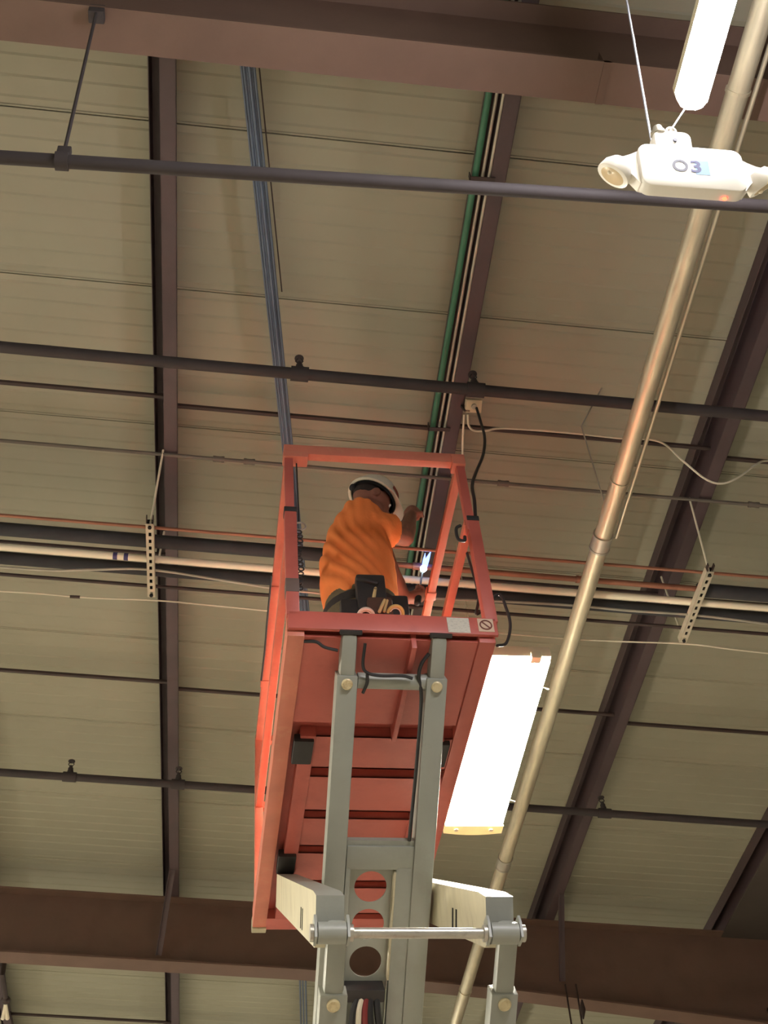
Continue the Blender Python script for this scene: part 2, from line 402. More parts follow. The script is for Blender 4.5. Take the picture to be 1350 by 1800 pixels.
# ---- trapeze-hung bundle of pipes
HT = .70                                                    # underside of the strut below the roof
def bundle_y(px, py, h): return at_roof(px, py, h).y
def slope_pipe(name, px, py, h, r, material, label, x0=-6.5, x1=4.6, cat='pipe', **k):
    Y = bundle_y(px, py, h); a, b = on_slope(x0, x1, Y, h); return pipe(name, a, b, r, material, label, cat, **k), Y
hb = HT-.041
slope_pipe('copper_line', 300, 930, hb-.012, .0095, 'copper', 'thin copper line along the upper side of the pipe bundle')
xe = at_roof(1225, 1037, hb-.045).x; xs_ = at_roof(600, 980, hb-.045).x
_, YB = slope_pipe('insulated_pipe', 240, 949, hb-.040, .038, 'insulation', 'thick black insulated pipe on the left, ending behind the worker', x1=xs_)
slope_pipe('insulated_pipe', 1290, 1042, hb-.040, .040, 'insulation', 'thick black insulated pipe at right edge, starting at the slotted strut', x0=xe)
a, b = on_slope(xs_-.1, xe+.1, YB+.02, hb-.030)
pipe('copper_pipe', a, b, .0165, 'copper', 'bare copper pipe that the worker is heating', couplings=[frac(a, b, at_roof(738, 988, hb-.03).x), frac(a, b, 2.0)], cr=1.25, cl=.06)
t, YW = slope_pipe('plastic_pipe', 300, 985, hb-.021, .0205, 'pvc', 'white plastic pipe running through the pipe bundle', couplings=())
for px in (203, 222):
    q = at_roof(px, 980, hb-.021); obj('printed_mark', MB().tube([V((q.x-.012, YW, roofz(q.x-.012, hb-.021)))-t.location, V((q.x+.012, YW, roofz(q.x+.012, hb-.021)))-t.location], .0208, 16, cap=False), 'pvc_mark', t)
_, YB2 = slope_pipe('insulated_pipe', 300, 1004, hb-.036, .036, 'insulation', 'thick black insulated pipe directly below the white plastic pipe')
slope_pipe('brown_pipe', 150, 1021, hb-.012, .0105, 'rod_dark', 'thin brown pipe along the lower side of the pipe bundle')
# sagging grey cable on the insulated pipe, thin white wire below
xs = [-1.6, -1.0, -.75, -.42, .0, .3, .7, 1.2, 1.9, 2.3, 2.7, 3.2, 4.0]; zo = [.05, .05, .02, -.02, .02, .05, .06, .03, .0, .005, .0, .03, .06]
obj('grey_cable', MB().tube(spline([(x, YB2-.03, roofz(x, hb-.02)-.035-z) for x, z in zip(xs, zo)], 6), .007, 8), 'galv_dull', label='grey cable draped along the lower insulated pipe', cat='cable')
pts = [at_roof(px, py, HT+.005) for px, py in [(-60, 1036), (60, 1043), (130, 1049), (180, 1052), (266, 1055), (340, 1061), (472, 1074), (680, 1096), (900, 1115), (1050, 1126), (1207, 1132), (1290, 1142), (1420, 1156)]]
wt = thing('thin_wire', pts[0], 'thin white wire tied to the ends of both slotted struts', 'wire')
obj('strand', MB().tube([q-pts[0] for q in spline(pts, 5)], .0045, 6), 'white_wire', wt)
q = at_roof(131, 1049, HT+.005); obj('splice', MB().tube([q-pts[0]-V((.025, 0, 0)), q-pts[0]+V((.03, 0, -.002))], .009, 8), 'rod_dark', wt)

# slotted struts
def strut(pxa, pya, pxb, pyb, label, rod_dx):
    A = at_roof(pxa, pya, HT); B = at_roof(pxb, pyb, HT); x = (A.x+B.x)/2; t = thing('slotted_strut', (x, A.y, roofz(x, HT)), label, 'strut', 'slotted struts carrying the pipes')
    L = B.y-A.y; nh = 11; step = L/nh; w = .0205
    ch = MB(); W = .0205; hx, hy = .0075, .0135
    for k in range(nh):                                    # bottom plate as a chain of slotted cells
        y0, y1 = k*step, (k+1)*step; c = (y0+y1)/2
        o = [(-W, y0), (W, y0), (W, y1), (-W, y1)]; i = [(-hx, c-hy), (hx, c-hy), (hx, c+hy), (-hx, c+hy)]
        for z in (0, .003): 
            vs = [V((px, py, z)) for px, py in o+i]; ch.add(vs, [(j, (j+1) % 4, 4+(j+1) % 4, 4+j) for j in range(4)])
        ch.add([V((px, py, z)) for z in (0, .003) for px, py in i], [(j, (j+1) % 4, 4+(j+1) % 4, 4+j) for j in range(4)])
    for s in (-1, 1): ch.box(s*W-.0015, s*W+.0015, 0, L, 0, .041); ch.box(min(s*W, s*.012), max(s*W, s*.012), 0, L, .039, .041)
    o = obj('channel', ch, 'strut_zinc', t, smooth=False)
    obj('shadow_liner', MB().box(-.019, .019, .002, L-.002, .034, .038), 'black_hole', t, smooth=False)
    for s in (0, 1):
        y = .02+s*(L-.04); 
        nt = MB().lathe([(.010, -.012), (.010, 0)], 6, Matrix.Translation((0, y, 0))); obj('nut', nt, 'black_hole', t)
    for s in (-1, 1): obj('end_clip', MB().box(s*.017-.003, s*.017+.003, -.035, .004, .012, .036, b=.002), 'rod_dark', t)
    obj('hanger_rod', MB().tube([(0, .02, -.01), (rod_dx, .02-.14, .48)], .006, 8), 'white_wire', t)
    obj('hanger_rod', MB().tube([(0, L-.02, -.01), (rod_dx, L-.02-.04, .48)], .006, 8), 'white_wire', t)
    return t
strut(259, 921, 270, 1050, 'short slotted steel strut carrying the pipe bundle on the left', .045)
strut(1243, 1005, 1206, 1130, 'short slotted steel strut carrying the pipe bundle on the right', -.03)

# ---- cables and conduits under the roof
ORD = ['leftmost', 'second from left', 'third from left', 'fourth from left', 'fifth from left', 'rightmost']
for i in range(6):
    off = (i-2.5)*4.6; h = .195+.008*(i % 2)
    A = at_roof(435+off, 112, h); B = at_roof(507+off*.72, 800, h); C = B+(B-A)*2.2
    A2 = A+(A-B)*.5
    obj('blue_cable', MB().tube([A2, C], .0058, 8), 'blue_cable', label=f'{ORD[i]} of six blue-grey cables slanting from the top beam behind the guard rail', cat='cable', group='blue-grey cable bundle')
for i in range(3):
    A = at_roof(527+i*5, 1715, .25); B = at_roof(529+i*5, 1800, .25)
    obj('blue_cable', MB().tube([A-(B-A)*.8, B+(B-A)*1.2], .008, 8), 'blue_cable', label=f'{["left", "middle", "right"][i]} one of three blue-grey cables beyond the far roof beam', cat='cable', group='blue-grey cables past the far beam')
A = at_roof(456, 122, .03); B = at_roof(478, 340, .03)
obj('thin_cable', MB().tube([A-(B-A), B+(B-A)*.9], .004, 6), 'rod_dark', label='single thin brown cable right of the blue-grey bundle', cat='cable')
for dx, r, mt, lb in ((-.085, .016, 'green_cable', 'green cable running along the left side of a purlin'), (-.050, .008, 'galv_dull', 'thin silver conduit next to the green cable'), (-.018, .009, 'galv_dull', 'thin silver conduit nearest to the purlin web')):
    x = PX[1]-.075+dx
    nm = 'green_cable' if 'green c' in lb and mt == 'green_cable' else 'silver_conduit'
    obj(nm, MB().tube([(x, -.5, roofz(x, .20)), (x, 9.0, roofz(x, .20))], r, 10), mt, label=lb, cat='conduit')
for y in (2.7, 4.19, 5.6):
    mb = MB(); x = PX[1]
    for k in range(1): mb.box(x-.19, x-.07, y-.012, y+.012, roofz(x, .226), roofz(x, .222))
    mb.box(x-.19, x-.186, y-.012, y+.012, roofz(x, .226), roofz(x, .18)); 
    obj('conduit_strap', mb, 'rod_dark', label=f'small strap holding the green cable to the purlin, {"above the sprinkler pipe" if y < 3 else ("just above the guard rail" if y < 5 else "behind the worker")}', cat='strap', group='straps along the green cable', smooth=False)

# large silver pipe with couplings
a, b = V((1.875, -.8, 6.1)), V((1.895, 15, 6.1))
t = pipe('silver_pipe', a, b, .0445, 'galv', 'large shiny silver pipe running diagonally down the right side', 'pipe', n=24)
for px, py, l, r in ((1057, 952, .09, 1.14), (1096, 845, .012, 1.1), (1305, 160, .015, 1.1), (884, 1515, .10, 1.08), (822, 1740, .012, 1.1)):
    y = at_z(px, py, 6.1).y; f = (y-a.y)/(b.y-a.y); p = (b-a)*f; d = (b-a).normalized()
    mb = MB().tube([p-d*l/2, p+d*l/2], .0445*r, 24)
    if l > .05: 
        for s in (-1, 1): mb.tube([p+d*(s*l/2-.006), p+d*(s*l/2+.006)], .0445*r*1.05, 24)
    obj('coupling', mb, 'galv_dull' if l > .05 else 'galv', t)
obj('small_conduit', MB().tube([(1.955, -.8, 6.13), (1.965, 4.2, 6.13)], .010, 10), 'galv', label='thin silver conduit hugging the right side of the large pipe', cat='conduit')
# fine hanger wires of the big pipe
A = at_z(1058, 680, 6.9); obj('hanger_wire', MB().tube([(1.875, 4.02, 6.14), (1.80, 3.86, 6.6), at_roof(1058, 682, .3)], .004, 6), 'galv_dull', label='thin wire dropping to the large silver pipe below the sprinkler pipe', cat='wire')
for px, dz, lb in ((1003, 0, 'thin dark rod hanging below the far beam, left of two'), (1022, 1, 'thin dark rod with a turnbuckle below the far beam, right of two')):
    A = at_y(px, 1745, 9.0); B = at_y(px+6, 1830, 9.0); t = thing('hanging_rod', A, lb, 'rod')
    obj('shaft', MB().tube([(0, .1, .12), B-A], .007, 8), 'rod_dark', t)
    if dz: q = (B-A)*.35; obj('turnbuckle', MB().tube([q-(B-A)*.2, q, q+(B-A)*.2], [.006, .025, .006], 8), 'rod_dark', t)

Q = at_roof(4, 1712, .5); t = thing('ceiling_bracket', Q, 'dark bracket with pale prongs at the lower left edge', 'bracket')
E1 = at_roof(10, 1758, .55)-Q
obj('bar', MB().tube([V((0, 0, .2)), V((0, 0, 0)), E1], .022, 10), 'rod_dark', t); obj('joint', MB().ellip(E1, .04, .04, .035), 'rod_dark', t)
for px in (5, 13): obj('prong', MB().tube([E1, at_roof(px, 1790, .55)-Q], [.008, .018], 10), 'pvc', t)
# junction box, white wire, power cord
JY = 3.98; JC = at_roof(832, 713, .30); 
t = thing('junction_box', JC, 'cream junction box under the sprinkler pipe with cords', 'junction box')
M = Matrix.Rotation(radians(-25), 4, 'X')
obj('body', MB().box(-.043, .043, -.035, .035, -.02, .02, M, .005), 'box_plastic', t)
obj('cord_socket', MB().lathe([(.014, -.036), (.016, -.02), (.016, -.015)], 14, M), 'galv_dull', t)
obj('bracket', MB().box(-.05, -.02, .02, .03, -.02, .10, M), 'rod_dark', t)
e = lambda px, py, h: at_roof(px, py, h)
pts = [e(822, 728, .30), e(824, 748, .31), e(834, 757, .31), e(855, 757, .28), e(888, 753, .22), e(1000, 761, .2), e(1085, 770, .2), e(1158, 776, .24), e(1200, 810, .42), e(1240, 842, .5), e(1270, 850, .52), e(1300, 838, .46), e(1330, 816, .3), e(1352, 810, .2), e(1420, 815, .2)]
obj('white_wire', MB().tube(spline(pts, 8), .0058, 8), 'white_wire', label='white cable looping from junction box past the right-hand purlin', cat='cable')
obj('white_wire', MB().tube(spline([e(816, 728, .30), e(814, 760, .30), e(813, 800, .30), e(812, 860, .3)], 6), .0058, 8), 'white_wire', label='short white cable dropping from junction box beside the purlin', cat='cable')

# ------------------------------------------------------------------ lamps
def lamp(x, y0, y1, z, wd, label, name='high_bay_lamp', group=None):
    t = thing(name, (x, y0, z), label, 'ceiling lamp', group); L = y1-y0
    obj('housing', MB().box(-wd/2, wd/2, 0, L, .012, .075, b=.012), 'lamp_housing', t)
    obj('diffuser', MB().box(-wd/2+.008, wd/2-.008, .02, L-.075, -.004, .02), 'diffuser', t)
    pl = MB(); n = 10
    poly = [(-wd/2, L-.07), (wd/2, L-.07)]+[(wd/2-wd*k/n, L+.018*sin(pi*k/n)) for k in range(n+1)]
    pl.prism(poly, -.006, .014); obj('end_plate', pl, 'lamp_end', t)
    for s in (-.3, .3): obj('screw', MB().lathe([(.012, -.012), (.012, -.004)], 10, Matrix.Translation((s*wd*1.0, L-.035, 0))), 'pvc', t)
    obj('clip', MB().box(wd*.18, wd*.33, -.012, .03, -.008, .03, b=.003), 'lamp_housing', t)
    for yy in (L*.18, L*.83): obj('side_clip', MB().tube([(wd/2-.01, yy, .05), (wd/2+.045, yy+.02, .045)], .004, 6), 'white_wire', t)
    for yy in (L*.55, L*.85): obj('hanger_wire', MB().tube([(0, yy, .07), (.0, yy, roofz(x)-z-.02)], .003, 6), 'white_wire', t)
    return t
bigz = 5.5
A = at_z(912, 1156, bigz); B = at_z(831, 1463, bigz)
big = lamp((A.x+B.x)/2, A.y, B.y, bigz, .325, 'bright rectangular ceiling lamp glowing beside the lift platform')
def strip(x, y0, y1, z, wd, label):
    t = thing('linear_lamp', (x, y0, z), label, 'ceiling lamp'); L = y1-y0; poly = [(-wd/2, 0), (wd/2, 0), (wd/2, L-.03), (wd/2-.012, L-.008), (wd/2-.03, L), (-wd/2+.03, L), (-wd/2+.012, L-.008), (-wd/2, L-.03)]
    obj('tube_cover', MB().prism(poly, -.02, .03), 'tube_light', t)
    p2 = [(px*1.0, py) for px, py in poly]; obj('tray', MB().prism(p2, .03, .06), 'lamp_housing', t)
    return t
sz = 5.2; A = at_z(1211, 188, sz)
stl = strip(A.x, A.y-1.22, A.y, sz, .090, 'bright narrow tube lamp at the upper right corner')
# the hall's other lamps continue the two rows outside the picture
k = 0
for (x, y) in ((-4.2, 2.4), (-4.2, 5.2), (-4.2, 9.2), (-6.8, 3.2), (-6.8, 7.6), (1.4, 10.6), (-1.4, 13.6), (-4.2, 13.2), (1.4, -3.2)):
    c = copy_tree(big); c.location = (x, y, bigz+.2); c['label'] = 'further hall lamp of the same kind, outside the picture'; c['group'] = 'hall lamps outside the picture'

# emergency light
ER = Matrix.Rotation(radians(15), 4, 'X') @ Matrix.Identity(4)
EZ = 4.42; EC = at_z(1210, 310, EZ)
t = thing('emergency_light', EC, 'white emergency light box marked 03 with two swivel heads', 'emergency light')
t.rotation_euler = (radians(20), radians(1.0), radians(0))
def rrect(w, h, r, n=6, cx=0, cy=0):
    o = []
    for sx, sy, a0 in ((1, 1, 0), (-1, 1, pi/2), (-1, -1, pi), (1, -1, 3*pi/2)):
        for k in range(n+1): a = a0+pi/2*k/n; o.append((cx+sx*(w/2-r)+r*cos(a), cy+sy*(h/2-r)+r*sin(a)))
    return o
MX = Matrix(((1, 0, 0, 0), (0, 0, 1, 0), (0, 1, 0, 0), (0, 0, 0, 1)))      # xy poly -> xz plane, depth along y
bw, bh = .268, .135
rings = []
for (sc, y) in ((.97, -.033), (.992, -.0315), (1, -.027), (1.0, .006)):
    rings.append([V((px*sc, y, py*(1-(1-sc)*1.8))) for px, py in rrect(bw, bh, .026)])
obj('body', MB().ring_loft(rings), 'white_plastic', t)
rings = [[V((px*s, y, py*s)) for px, py in rrect(.10, .085, .02)] for s, y in ((.94, -.012), (1, -.006), (1, .02))]
mt_ = MB().ring_loft([[q+V((-.024, .012, .108)) for q in r] for r in rings]); mo = obj('mounting_box', mt_, 'white_plastic', t)
obj('screw', MB().lathe([(.0055, -.0025), (.0055, .0025)], 12, Matrix.Translation((-.02, -.0015, .118)) @ Matrix.Rotation(pi/2, 4, 'X')), 'sticker_dark', mo)
obj('hook', MB().torus((-.02, .014, .162), .012, .004, Matrix.Rotation(pi/2, 3, 'X'), 16, 6).box(-.03, -.012, .008, .02, .146, .158), 'steel_rod', mo)
obj('conduit_fitting', MB().lathe([(.02, .146), (.02, .155), (.014, .16), (.012, .172)], 12, Matrix.Translation((-.055, .014, 0))), 'galv_dull', mo)
for s in (-1, 1):
    arm = MB(); pts = []
    up_ = [(.125, .055), (.150, .040), (.172, .030), (.190, .026), (.200, .016), (.200, .004), (.190, -.006), (.165, -.014), (.150, -.030), (.135, -.052), (.125, -.055)]
    arm.prism([(s*px, py) for px, py in up_], -.02, .012, MX)
    a_ = obj('head_arm', arm, 'white_plastic', t)
    hd = MB(); D = Matrix.Rotation(radians(-20), 3, 'X') @ V((s*.55, .5, -.65)); c_ = V((s*.187, -.004, -.004))
    hd.lathe([(.006, -.03), (.028, -.026), (.040, -.008), (.043, .008), (.043, .016), (.038, .018)], 24, RM(D, c_))
    h_ = obj('lamp_head', hd, 'white_plastic', t)
    ln = MB().lathe([(.037, .0165), (.030, .0185), (.012, .0195)], 24, RM(D, c_)); obj('lens', ln, 'lens_amber', h_)
    obj('bulb', MB().ellip(c_+rot_to(D) @ V((s*-.004, -.014, .0195)), .006, .006, .004), 'led_red' if 0 else 'pvc', h_)
obj('indicator', MB().lathe([(.0055, -.003), (.0055, .003)], 12, Matrix.Translation((.082, -.004, -.0675))), 'led_red', t)
def text_mesh(s, size):
    cu = bpy.data.curves.new('digits', 'FONT'); cu.body = s; cu.size = size; cu.extrude = .0003; cu.offset = .0011; cu.align_x = 'CENTER'; cu.align_y = 'CENTER'
    o = bpy.data.objects.new('tmp', cu); COL.objects.link(o); dg = bpy.context.evaluated_depsgraph_get(); me = bpy.data.meshes.new_from_object(o.evaluated_get(dg)); bpy.data.objects.remove(o); return me
st = obj('number_sticker', MB().box(.006, .042, -.0336, -.0332, -.024, .022), 'sticker_pale', t, smooth=False)
for ch, x, mt, sx in (('O', -.032, 'sticker_dark', 1.0), ('3', .008, 'sticker_navy', 1.25)):
    me = text_mesh(ch, .052)
    for q in me.vertices: q.co = V((q.co.x*sx+x, -.0338-q.co.z, q.co.y*1.0-.001))
    obj('digit', me, mt, t)
hk = EC+V((-.02, -.03, .165))-stl.location
obj('drop_wire', MB().tube([(0, 1.20, .05), (0, 1.225, .02), hk], .0025, 6), 'hanger_grey', stl)
top = at_z(1098, -20, 5.6); bot = EC+V((-.05, .02, .14))
obj('suspension_wire', MB().tube([bot, bot+(top-bot)*.3, top], .0035, 6), 'hanger_grey', label='grey cable rising from the emergency light to upper left', cat='cable')

# ------------------------------------------------------------------ scissor lift
PHI = radians(1.44636); EX = V((cos(PHI), sin(PHI), 0)); EY = V((-sin(PHI), cos(PHI), 0)); LO = EX*.71+EY*3.38
ZP = 4.70
lift = thing('scissor_lift', LO, 'red and grey scissor lift raised below the roof with worker', 'scissor lift', rz=PHI)
def lp(name, mb, material, parent=lift, **k):
    for q in mb.v: q.z += ZP
    return obj(name, mb, material, parent, **k)
W2, PL = .388, 2.08
def holed(mb): return mb
# platform base
fr = lp('front_board', MB().box(-W2, W2+.012, 0, .016, .022, .108, b=.005), 'red_paint')
lp('warning_label', MB().box(.208, .292, -.002, 0, .026, .100), 'label_grey', fr, label='grey printed label', smooth=False)
sg = lp('warning_sign', MB().box(.325, .385, -.002, 0, .035, .100), 'sign_cream', fr, label='cream square sign with crossed circle', smooth=False)
mk = MB().torus((.355, -.003, .068), .022, .0028, Matrix.Rotation(pi/2, 3, 'X'), 24, 6); mk.beam((.341, -.003, .083), (.369, -.003, .053), .005, .002, (1, 0, 1)); lp('sign_mark', mk, 'sign_mark', sg)
for s in (-1, 1):
    x0, x1 = sorted((s*(W2+.002), s*(W2-.062)))
    lp('side_frame', MB().box(x0, x1, .02, PL-.02, 0, .10, b=.005), 'red_rail' if s < 0 else 'red_paint')
    lp('end_cap', MB().box(x0-.002, x1+.002, PL-.02, PL+.02, -.006, .06, b=.004), 'grey_worn_lit')
lp('rear_board', MB().box(-W2+.06, W2-.06, PL-.10, PL, 0, .10, b=.005), 'red_paint')
lp('deck', MB().box(-W2+.05, W2-.05, .02, PL-.03, .052, .062), 'red_paint')
edges = [(.034, .531), (.603, .815), (.869, 1.115), (1.165, 1.38), (1.43, 1.66), (1.71, 1.94)]
for i, (a_, b_) in enumerate(edges):
    mb = MB()
    if i == 0: mb.box(-.325, .325, a_, b_, .012, .022)
    else: mb.box(-.24, .325, a_, b_, .004, .012); mb.box(-.24, .325, a_, a_+.008, .004, .05); mb.box(-.24, .325, b_-.008, b_, .004, .05)
    lp('deck_pan', mb, 'red_paint', smooth=False)
lp('deck_fin', MB().box(.070, .090, .03, .59, -.03, .055, b=.003), 'red_paint')
lp('slide_track', MB().box(-.29, -.228, .60, 1.98, -.004, .05, b=.004), 'red_paint')
lp('slide_track', MB().box(.228, .29, .60, 1.98, -.004, .05, b=.004), 'red_paint')
for y0, y1 in ((.615, .765), (1.43, 1.57)):
    for s in (-1, 1): lp('slide_block', MB().box(min(s*.315, s*.235), max(s*.315, s*.235), y0, y1, -.02, .02, b=.006), 'slide_block')
lp('cable_loop', MB().tube(spline([(-.325, .06, .01), (-.28, .05, .0), (-.25, .06, -.015), (-.2, .07, -.02)], 6), .006, 8), 'black_rubber')
# guard rails
RZ = 1.045; MZ = .60
def rail(name, a, b, w_=.038, mt='red_rail'): return lp(name, MB().beam(a, b, w_, w_, None, .004), mt)
tr = lp('top_rail', MB().box(-W2-.002, W2-.0, -.004, .034, RZ-.028, RZ+.03, b=.004), 'red_rail')
lp('corner_bracket', MB().box(W2-.055, W2+.004, -.012, .05, RZ-.045, RZ+.02, b=.006), 'red_rail', tr)
lp('corner_bracket', MB().box(-W2-.006, -W2+.10, -.010, .05, RZ-.055, RZ-.02, b=.006), 'red_rail', tr)
for s in (-1, 1):
    rail('side_rail', (s*(W2-.02), .02, RZ-.03), (s*(W2-.02), 1.96, RZ-.03), .036)
    rail('side_rail', (s*(W2-.022), .02, MZ+(.06 if s > 0 else 0)), (s*(W2-.022), 1.96, MZ+(.06 if s > 0 else 0)), .036)
    lp('rail_sleeve', MB().box(s*(W2-.02)-.023, s*(W2-.02)+.023, .78, .83, RZ-.053, RZ-.007, b=.003), 'red_rail')
    lp('rail_sleeve', MB().box(s*(W2-.02)-.023, s*(W2-.02)+.023, 1.45, 1.50, RZ-.053, RZ-.007, b=.003), 'red_rail')
    xo = s*(W2-.018)
    lp('upper_post', MB().box(xo-.018, xo+.018, .002, .038, .60, RZ-.02, b=.003), 'red_paint')
    xl = s*(W2-.020) if s < 0 else s*(W2-.006)
    lp('lower_post', MB().box(xl-.024, xl+.024, .0, .046, .09, .655, b=.003), 'red_paint')
    lp('post_collar', MB().box(xl-.026, xl+.026, -.002, .048, .655, .682, b=.004), 'black_rubber')
    if s < 0: lp('post_band', MB().box(xl-.026, xl+.026, -.002, .048, .205, .275, b=.003), 'band_grey')
    for y in (1.95,):
        lp('rear_post', MB().box(s*(W2-.02)-.02, s*(W2-.02)+.02, y-.02, y+.02, .06, RZ-.01, b=.003), 'red_rail')
rail('rear_rail', (-W2+.02, 1.95, RZ-.03), (W2-.02, 1.95, RZ-.03)); rail('rear_rail', (-W2+.02, 1.95, MZ), (W2-.02, 1.95, MZ))
# safety chain by the left post, hooks by the right one
cl = lp('carabiner', MB().torus((-.328, .03, .60), .022, .004, Matrix.Rotation(pi/2, 3, 'X'), 18, 6), 'steel_rod')
ch = MB()
for k in range(13): ch.torus((-.334+.004*sin(k), .03, .565-k*.026), .0105, .0032, Matrix.Rotation(pi/2, 3, 'X') @ Matrix.Rotation((k % 2)*pi/2, 3, 'X') if k % 2 else Matrix.Rotation(pi/2, 3, 'X'), 10, 5)
lp('safety_chain', ch, 'black_rubber')
lp('chain_cord', MB().tube([(-.335, .03, 1.01), (-.332, .03, .62)], .003, 6), 'black_rubber')
lp('hook', MB().tube(spline([(.33, .02, .64), (.31, .02, .62), (.31, .02, .56), (.335, .02, .55), (.34, .02, .575)], 6), .007, 8), 'black_rubber')
lp('rail_cord', MB().tube(spline([(-W2-.004, .7, RZ-.06), (-W2-.006, .95, RZ-.10), (-W2, 1.2, RZ-.06), (-W2-.004, 1.4, RZ-.09)], 6), .005, 6), 'black_rubber')

# scissor arms
AN = radians(35); DD = V((0, cos(AN), -sin(AN))); DU = V((0, cos(AN), sin(AN)))
ND_ = V((0, -sin(AN), -cos(AN)))                      # outward normal of the face that looks down to the camera
NU_ = V((0, sin(AN), -cos(AN)))
P0 = V((0, .08, -.05)); AL = 1.9
def fr_mat(o, d, n):                                 # local x = lift x, y = along arm, z = outward normal
    M = Matrix((V((1, 0, 0)), d, n)).transposed().to_4x4(); M.translation = o; return M
def down_arm(o, xc, ww, hh, top_w, top_len, cap_s, mt='grey_arm', top_s=-.09):
    M = fr_mat(o, DD, ND_)
    mb = MB().box(xc-ww/2, xc+ww/2, top_len, AL, -hh, 0, M, .006)
    a_ = lp('scissor_arm', mb, mt)
    e_ = MB().box(xc-top_w/2, xc+top_w/2, top_s, top_len+.01, -hh*.9, -.006, M, .018)
    lp('arm_end', e_, 'grey_arm', a_)
    if cap_s: 
        Mc = M @ Matrix.Translation((xc, cap_s, 0)); lp('pin_cap', MB().lathe([(.021, -.002), (.021, .006), (.017, .010), (.006, .0085)], 24, Mc), 'pin_cap', a_)
    return a_
M0 = fr_mat(P0, DD, ND_)
XC = .012
for s in (-1, 1): down_arm(P0, XC+s*.168-.004, .078, .085, .060, .065, .095)
lp('cross_tube', MB().tube([M0 @ V((XC-.13, .09, -.04)), M0 @ V((XC+.13, .09, -.04))], .030, 16), 'grey_arm')
for s in (-1, 1): lp('hinge_plate', MB().box(XC+s*.168-.042, XC+s*.168+.042, -.105, -.088, -.07, -.006, M0, .004), 'slide_block')
# hoses beside the arms
lp('hose', MB().tube(spline([M0 @ V(q) for q in ((XC-.115, -.06, 0), (XC-.118, .02, .0), (XC-.10, .05, .0), (XC-.05, .06, .0), (XC+.03, .058, 0), (XC+.07, .066, 0))], 6), .006, 8), 'black_rubber')
lp('hose', MB().tube(spline([M0 @ V(q) for q in ((XC-.10, .055, .002), (XC-.098, .09, -.002), (XC-.11, .13, -.01))], 6), .006, 8), 'black_rubber')
lp('hose', MB().tube(spline([M0 @ V(q) for q in ((XC+.125, -.03, 0), (XC+.10, .01, 0), (XC+.095, .06, -.01), (XC+.112, .15, -.02), (XC+.112, .4, -.02), (XC+.105, .7, -.02))], 6), .007, 8), 'black_rubber')
# web between the inner arms
pl = MB().box(XC-.13, XC+.13, .72, .812, -.06, -.010, M0, .004); pl.box(XC-.13, XC+.13, .70, .725, -.05, -.02, M0 @ Matrix.Rotation(0, 4, 'X')); lp('arm_web', pl, 'grey_arm')
lp('arm_web', MB().box(XC+.062, XC+.13, .80, AL, -.055, -.010, M0, .003), 'grey_arm')
lp('arm_web', MB().box(XC-.13, XC-.112, .80, AL, -.055, -.010, M0, .003), 'grey_arm')
cp = MB(); hx = XC-.027; x0, x1 = XC-.115, XC+.058; R_ = .062
for k in range(3):
    sc_ = .893+k*.150; y0, y1 = sc_-.075, sc_+.075; n = 32
    inner = []; outer = []
    for j in range(n):
        a_ = 2*pi*j/n; inner.append((hx+R_*cos(a_), sc_+R_*sin(a_)))
        dx, dy = cos(a_), sin(a_); tx = ((x1-hx)/dx if dx > 1e-6 else ((x0-hx)/dx if dx < -1e-6 else 1e9)); ty = (.075/abs(dy) if abs(dy) > 1e-6 else 1e9); tq = min(tx, ty); outer.append((hx+dx*tq, sc_+dy*tq))
    for z in (-.050, -.044):
        vs = [M0 @ V((px, py, z)) for px, py in inner+outer]; cp.add(vs, [(j, (j+1) % n, n+(j+1) % n, n+j) for j in range(n)])
        for cx, cy in ((x0, y0), (x1, y0), (x0, y1), (x1, y1)):
            js = sorted(range(n), key=lambda j: (outer[j][0]-cx)**2+(outer[j][1]-cy)**2)[:2]
            cp.add([M0 @ V((cx, cy, z)), M0 @ V((*outer[js[0]], z)), M0 @ V((*outer[js[1]], z))], [(0, 1, 2)])
    cp.add([M0 @ V((px, py, z)) for z in (-.050, -.044) for px, py in inner], [(j, (j+1) % n, n+(j+1) % n, n+j) for j in range(n)])
cp.box(x0, x1, 1.268, AL, -.050, -.044, M0)
lp('channel_plate', cp, 'grey_arm', label='grey channel plate with round holes')
lp('channel_lip', MB().box(XC+.054, XC+.062, .82, 1.25, -.045, -.006, M0, .002), 'grey_worn_lit')

